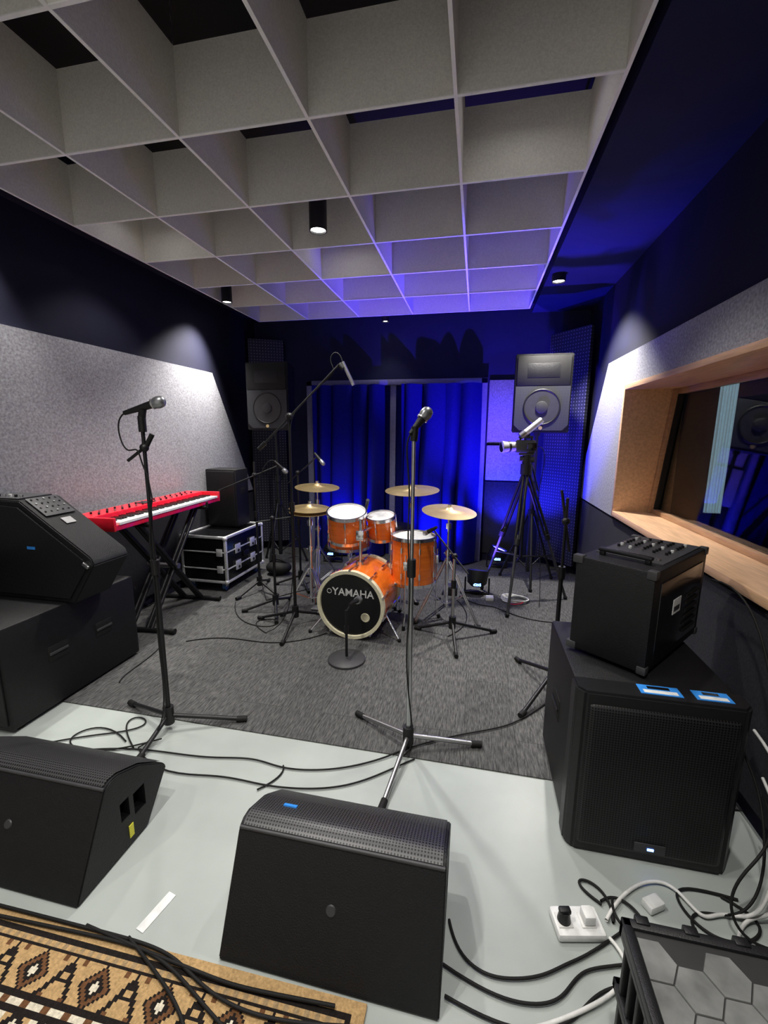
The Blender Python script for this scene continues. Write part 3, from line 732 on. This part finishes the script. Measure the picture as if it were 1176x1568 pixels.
box(e,'mic_mount',B+Vector((.02,-.01,.085)),B+Vector((.04,.01,.13)),black,.002)
box(e,'flip_screen',B+Vector((.02,-.10,-.03)),B+Vector((.09,-.09,.035)),blackgl,.003)
box(e,'flip_screen_hinge',B+Vector((.02,-.095,-.02)),B+Vector((.03,-.04,.02)),dgrey,.002)
cable('camera_cable',[[B+Vector((.08,0,0)),B+Vector((.16,0,.02)),B+Vector((.19,0,-.12)),B+Vector((.14,.02,-.35)),B+Vector((.16,.02,-.7)),(.62,3.95,.25),(.60,3.8,.012)]],.003,rubber,e)
c=[]
for k in range(70):
    a=k*.33; r_=.085+.018*math.sin(k*.7); c.append((.40+r_*math.cos(a)*1.2,3.90+r_*math.sin(a),.014+.0004*k))
cc=cable('white_cable_coil',[c],.0045,whitecable)
cable('red_cable_end',[[(.33,3.80,.016),(.38,3.76,.02),(.45,3.79,.02),(.47,3.84,.03)]],.004,red,cc)
box(None,'power_adapter',(.14,3.84,FZ),(.21,3.91,.04),white,.006)
# LED uplights
ledm=M('led_lens',(.1,.1,1),.3,emis=(.05,.05,1),es=25)
def uplight(x,y,tgt,power,col,ang=95,face=(0,1,.8)):
    e=E('led_par_light',(x,y,0))
    f_=Vector(face).normalized(); c=Vector((0,0,.17))
    lathe(e,'housing',[(0,-.09),(.05,-.085),(.09,-.05),(.10,.05),(.10,.07),(.088,.07),(.085,.05),(0,.05)],black,c,f_,28)
    cyl(e,'lens',c+f_*.051,c+f_*.053,.084,ledm)
    for s in (-1,1): cyl(e,'yoke_%d'%s,(s*.11,0,.17),(s*.11,0.0,.02),.008,black)
    cyl(e,'yoke_base',(-.115,0,.020),(.115,0,.020),.012,black)
    box(e,'display',(-.045,-.094,.11),(.045,-.086,.15),blackgl)
    text(e,'display_digits','d255',.035,(0,-.096,.13),(math.pi/2,0,0),blueled)
    spot(e,tuple(c+f_*.08),tuple(Vector(tgt)-Vector((x,y,0))),power,ang,col,.03,.8)
BL=(.010,.016,1)
uplight(-1.60,4.68,(-1.15,5.0,1.1),85,BL,125,(.6,.45,.6))
uplight(-.62,4.68,(-.15,5.0,1.1),85,BL,125,(.6,.45,.6))
uplight(.06,4.0,(.12,4.65,2.8),640,(.12,.06,1),88,(.05,.25,1))
uplight(.28,4.90,(.72,4.95,2.7),420,(.02,.02,1),100,(.35,.05,1))
box(None,'stage_box',(-.24,3.90,FZ),(-.12,4.02,.09),dgrey,.006)
e=E('equipment_bag',(-2.02,4.12,FZ))
sph(e,'bag_body',(0,0,.078),.14,rubber,(1.0,.8,.55)); cable('bag_strap',[[(-.10,0,.12),(-.05,-.05,.20),(.05,-.05,.20),(.10,0,.12)]],.012,rubber,e)
# ------------------------------------------------------------------ cables on the floor
Zc=.0105
cable('floor_audio_cable',[
 [(-2.0,2.55,Zc),(-1.8,2.70,Zc),(-1.5,2.62,Zc),(-1.2,2.70,Zc),(-1.05,2.9,Zc)],
 [(-1.5,2.8,Zc),(-1.75,2.95,Zc),(-1.55,3.1,Zc),(-1.45,2.95,Zc),(-1.6,2.85,Zc),(-1.9,3.0,Zc),(-2.05,3.3,Zc)],
 [(-1.8,3.4,Zc),(-1.65,3.65,Zc),(-1.5,3.75,Zc),(-1.45,3.95,Zc),(-1.6,4.0,Zc)],
 [(-.1,3.9,Zc),(.05,3.7,Zc),(.2,3.75,Zc),(.3,3.6,Zc),(.55,3.45,Zc),(.8,3.5,Zc)],
 [(-.15,3.05,Zc),(.05,3.3,Zc),(.0,3.6,Zc),(-.15,3.85,Zc)],
 [(-2.15,2.5,Zc),(-2.05,2.3,Zc),(-2.12,2.1,Zc),(-2.05,2.0,Zc)]],.0038,rubber)
cable('floor_audio_cable',[
 [(-2.19,1.45),(-2.0,1.40),(-1.75,1.50),(-1.526,1.553),(-1.3,1.56),(-1.134,1.572),(-.95,1.62),(-.813,1.58),(-.65,1.60),(-.495,1.656),(-.35,1.75),(-.281,1.816,.014),(-.1,1.93,.014),(.023,1.998,.014),(.16,2.06,.014),(.294,2.15,.014),(.45,2.35,.014)],
 [(-1.526,1.553),(-1.35,1.42),(-1.05,1.50),(-.85,1.47),(-.6,1.50),(-.42,1.58),(-.3,1.7),(-.22,1.77)],
 [(-2.15,1.38),(-1.9,1.55),(-1.7,1.62),(-1.60,1.70),(-1.66,1.76),(-1.75,1.74),(-1.7,1.65),(-1.55,1.55)],
 [(-1.45,1.62,.02),(-1.62,1.50),(-1.85,1.46),(-1.95,1.58),(-1.8,1.68),(-1.62,1.58)],
 [(-.85,1.45),(-.80,1.50),(-.77,1.56),(-.80,1.60)]],.0036,rubber)
cable('floor_audio_cable',[
 [(-1.9,.84,.018),(-1.424,.85,.018),(-1.1,.855,.018),(-.866,.86,.018),(-.76,.84,.018),(-.66,.80,.018),(-.494,.77,.018),(-.3,.80,.018),(-.1,.84,.018)],
 [(-1.9,.80,.018),(-1.4,.825,.018),(-1.1,.84,.018),(-.90,.85,.018),(-.75,.82,.018),(-.62,.76,.018),(-.5,.72,.018)],
 [(-1.1,.86,.02),(-.88,.84,.02),(-.7,.83,.02),(-.58,.82,.02),(-.45,.83,.02),(-.3,.84,.02)],
 [(-.95,.86,.02),(-.80,.80,.02),(-.66,.74,.02),(-.60,.66,.02),(-.62,.58,.02)]],.0046,rubber)
cable('floor_audio_cable',[
 [(-.02,1.12),(.0,1.05),(.06,1.0),(.146,1.0),(.249,1.03),(.32,1.08),(.383,1.11),(.5,1.2)],
 [(-.03,1.0),(.08,.96),(.2,.95),(.3,.99),(.35,1.08),(.46,1.10),(.6,1.15)],
 [(-.02,.93),(.1,.90),(.22,.90),(.33,.96),(.40,1.05),(.55,1.08),(.7,1.02)],
 [(.46,1.27),(.38,1.32),(.42,1.37),(.5,1.30),(.48,1.22)],
 [(.5,1.3),(.47,1.22,.03),(.53,1.16,.03),(.6,1.22,.02),(.52,1.33),(.46,1.28)],
 [(.50,1.14),(.56,1.05),(.66,1.08),(.66,1.18),(.56,1.22),(.50,1.16),(.55,1.10),(.75,1.12)],
 [(.95,1.9,.5),(1.0,1.6,.4),(.98,1.43,.25),(.95,1.36,.06),(.85,1.30),(.72,1.33),(.70,1.22),(.8,1.15)],
 [(1.0,1.5,.30),(.97,1.36,.28),(.84,1.30,.20),(.80,1.28,.06),(.86,1.22),(1.0,1.25)],
 [(.9,1.38),(.75,1.40),(.68,1.36),(.75,1.22),(.9,1.25),(.95,1.33),(.85,1.38)],
 [(1.0,2.0,.9),(1.02,1.8,.95),(1.03,1.6,.7),(1.0,1.42,.35),(1.0,1.3,.05),(.9,1.2)]],.0042,rubber)
wc=cable('white_power_cable',[
 [(1.03,1.65,.45),(1.0,1.45,.46),(.97,1.38,.40),(.96,1.34,.2),(.92,1.30,.02),(.82,1.33,.012),(.75,1.27,.012),(.72,1.40,.012),(.6,1.38,.012),(.5,1.28,.012),(.46,1.22,.012)],
 [(1.05,1.6,.3),(1.03,1.42,.25),(1.0,1.30,.06),(.9,1.34,.012),(.78,1.20,.012),(.9,1.10,.012),(1.0,1.2,.012)],
 [(.455,1.17,.012),(.50,1.12,.012),(.46,1.05,.012),(.36,.985,.012),(.2,.90,.012),(.05,.86,.012),(-.0,.80,.012)]],.0055,whitecable)
e=E('power_strip',(.365,1.185,0),12)
box(e,'housing',(-.070,-.042,.002),(.075,.045,.030),white,.008)
for x in (-.04,.03):
    box(e,'socket',(x-.022,-.022,.030),(x+.022,.022,.033),whitecable,.002)
    for dx,dy in ((-.008,.006),(.008,.006),(0,-.010)): box(e,'slot',(x+dx-.0015,dy-.004,.033),(x+dx+.0015,dy+.004,.0335),rubber)
cyl(e,'plug',(-.04,0,.033),(-.04,0,.065),.020,black,.015); box(e,'plug_cap',(-.058,-.010,.06),(-.022,.010,.075),black,.005)
box(e,'plug_white',(.015,-.02,.033),(.05,.02,.065),white,.006)
e=E('power_adapter',(.62,1.30,0),30); box(e,'body',(-.03,-.02,.002),(.03,.02,.03),white,.006)
o=box(None,'gaffer_tape',(-.015,-.06,.0),(.015,.06,.002),white); o.location=(-.93,.95,.0005); o.rotation_euler=(0,0,math.radians(-12))
# ------------------------------------------------------------------ equipment case bottom right
def crate():
    e=E('equipment_case',(.375,.40,0),0)
    W,D,h=.62,.52,.40
    box(e,'shell',(.02,.02,.0),(W-.02,D-.02,h-.03),black,.006)
    for k in range(12):
        y=.03+k*(D-.07)/11
        box(e,'side_fin_%d'%k,(.004,y,.03),(.024,y+.012,h-.05),black,.002)
    for z in (.02,.2,h-.045): box(e,'side_rail_%d'%int(z*100),(.0,.0,z),(.02,D,z+.025),black,.004)
    for z in (.02,.2,h-.045): box(e,'back_rail_%d'%int(z*100),(.0,D-.02,z),(W,D,z+.025),black,.004)
    for lo,hi in (((0,0,h-.03),(.022,D,h)),((W-.022,0,h-.03),(W,D,h)),((0,D-.022,h-.03),(W,D,h)),((0,0,h-.03),(W,.022,h))): box(e,'lid_rim',lo,hi,black,.004)
    box(e,'lid_plate',(.02,.02,h-.03),(W-.02,D-.02,h-.008),M('lid_groove',(.02,.02,.02),.6))
    hm=M('lid_hex_pad',(.15,.155,.15),.5,noise=.4,nscale=14)
    R=.046; v=[];f=[]
    for i in range(10):
        for j in range(8):
            cx=.045+i*R*1.5; cy=.045+(j+.5*(i%2))*R*1.74
            if cx>W-.04 or cy>D-.035: continue
            b0=len(v)
            for s,zz in ((.975,h-.008),(.955,h-.0055)):
                for k in range(6):
                    a=math.pi/3*k; v.append((max(.024,min(W-.024,cx+R*s*math.cos(a))),max(.024,min(D-.024,cy+R*s*math.sin(a))),zz))
            f.append(tuple(b0+6+k for k in range(6)))
            for k in range(6): f.append((b0+k,b0+(k+1)%6,b0+6+(k+1)%6,b0+6+k))
    mk('hex_pads',v,f,hm,e)
    for k in range(6):
        box(e,'rim_clip_%d'%k,(.03+k*.1,D-.012,h-.02),(.06+k*.1,D+.008,h+.004),black,.003)
    box(e,'latch',(.36,.12,h-.01),(.46,.28,h+.03),blackgl,.008)
crate()
# ------------------------------------------------------------------ rug woven cell by cell
def rug():
    cols={'t':(.46,.30,.14),'d':(.016,.013,.012),'c':(.66,.60,.47),'b':(.14,.065,.03),'g':(.34,.24,.13)}
    names={'t':'rug_tan','d':'rug_black','c':'rug_cream','b':'rug_brown','g':'rug_khaki'}
    keys='tdcbg'
    mats=[M(names[k],cols[k],.95,noise=.25,nscale=150,bump=.4,bscale=500,spec=.1) for k in keys]
    s=.0072; W,D=2.0,1.05
    nx,ny=int(W/s),int(D/s)
    def motif(u,v):
        d=min(v,(nx-1-u)); 
        along=u if v<=(nx-1-u) else v
        if d<4: return 't'
        if d<6: return 'd'
        if d<8: return 't' if (along//2)%2 else 'g'
        if d<9: return 'd'
        if d<22:
            p=along%28; q=d-15.5
            a=abs(p-7); r=a+abs(q)
            if p<14:
                if r<2.2: return 'c'
                if r<4: return 'd'
                if r<5.6: return 'b'
                if 5.6<=r<6.8: return 'd'
                return 't'
            pp=abs(p-21)
            if abs(pp-(q+5.5)*.55)<1.0 and q>-5.5: return 'd'
            if pp<3.2 and 0<q<1.5: return 'd'
            if pp<1 and q<-2: return 'd'
            if abs(q)>4.6 and 3.5<pp<6: return 'b'
            return 't'
        if d<24: return 'd'
        if d<26: return 'c' if (along//3)%3 else 'b'
        if d<28: return 'd'
        p=u%62-31; q=(v-28)%66-14
        r=abs(p)+abs(q)*1.1
        zig=(abs((abs(p)+3*(abs(q)//4))%8-4))
        if r<6: return 'b'
        if r<15: return 'c'
        if r<18: return 'd'
        if r<24: return 't' if (int(abs(p))//3+int(abs(q))//3)%2 else 'c'
        if r<27: return 'd'
        if abs(abs(p)-24)<5 and (int(q)//4)%3!=0: return 'c' if zig<2 else 't'
        if (u//4+v//4)%6==0: return 'c'
        return 'd'
    v=[];f=[];mi=[]
    for i in range(nx+1):
        for j in range(ny+1):
            v.append((-W+i*s,-j*s,.010))
    for i in range(nx):
        for j in range(ny):
            a=i*(ny+1)+j; f.append((a,a+1,a+ny+2,a+ny+1)); mi.append(keys.index(motif(i,j)))
    me=bpy.data.meshes.new('persian_rug'); me.from_pydata(v,[],f)
    for m in mats: me.materials.append(m)
    for p,k in zip(me.polygons,mi): p.material_index=k
    e=E('persian_rug',(-.22,.868,0),.8)
    o=obj('pile',me,e)
    box(e,'backing',(-W,-D,.001),(0,0,.0095),mats[0])
rug()
# ------------------------------------------------------------------ control room light, world, camera
l=bpy.data.lights.new('control_room_fill','POINT'); l.energy=3; l.color=(.8,.9,1); l.shadow_soft_size=.1  # added point light without a fixture, dimly lights the room behind the glass
o=bpy.data.objects.new('control_room_fill',l); COL.objects.link(o); o.location=(2.4,4.3,2.5); o.parent=cr
wd_=bpy.data.worlds.new('World'); sc.world=wd_; wd_.use_nodes=True
wd_.node_tree.nodes['Background'].inputs[0].default_value=(1,.96,.90,1); wd_.node_tree.nodes['Background'].inputs[1].default_value=.5
sc.view_settings.view_transform='Standard'; sc.view_settings.look='None'; sc.view_settings.exposure=0.12
cam=bpy.data.cameras.new('camera'); co=bpy.data.objects.new('camera',cam); COL.objects.link(co); sc.camera=co
cam.sensor_fit='VERTICAL'; cam.sensor_height=24; cam.lens=24*843/2000; cam.clip_start=.02
ps,th,ro=.2084,.1794,.007
s_,c_=math.sin(ps),math.cos(ps);st,ct=math.sin(th),math.cos(th)
R=Vector((c_,s_,0));F=Vector((-s_*ct,c_*ct,-st));U=R.cross(F)
R2=R*math.cos(ro)+U*math.sin(ro); U2=U*math.cos(ro)-R*math.sin(ro)
m=Matrix((R2,U2,-F)).transposed().to_4x4(); m.translation=Vector((0,0,1.5)); co.matrix_world=m
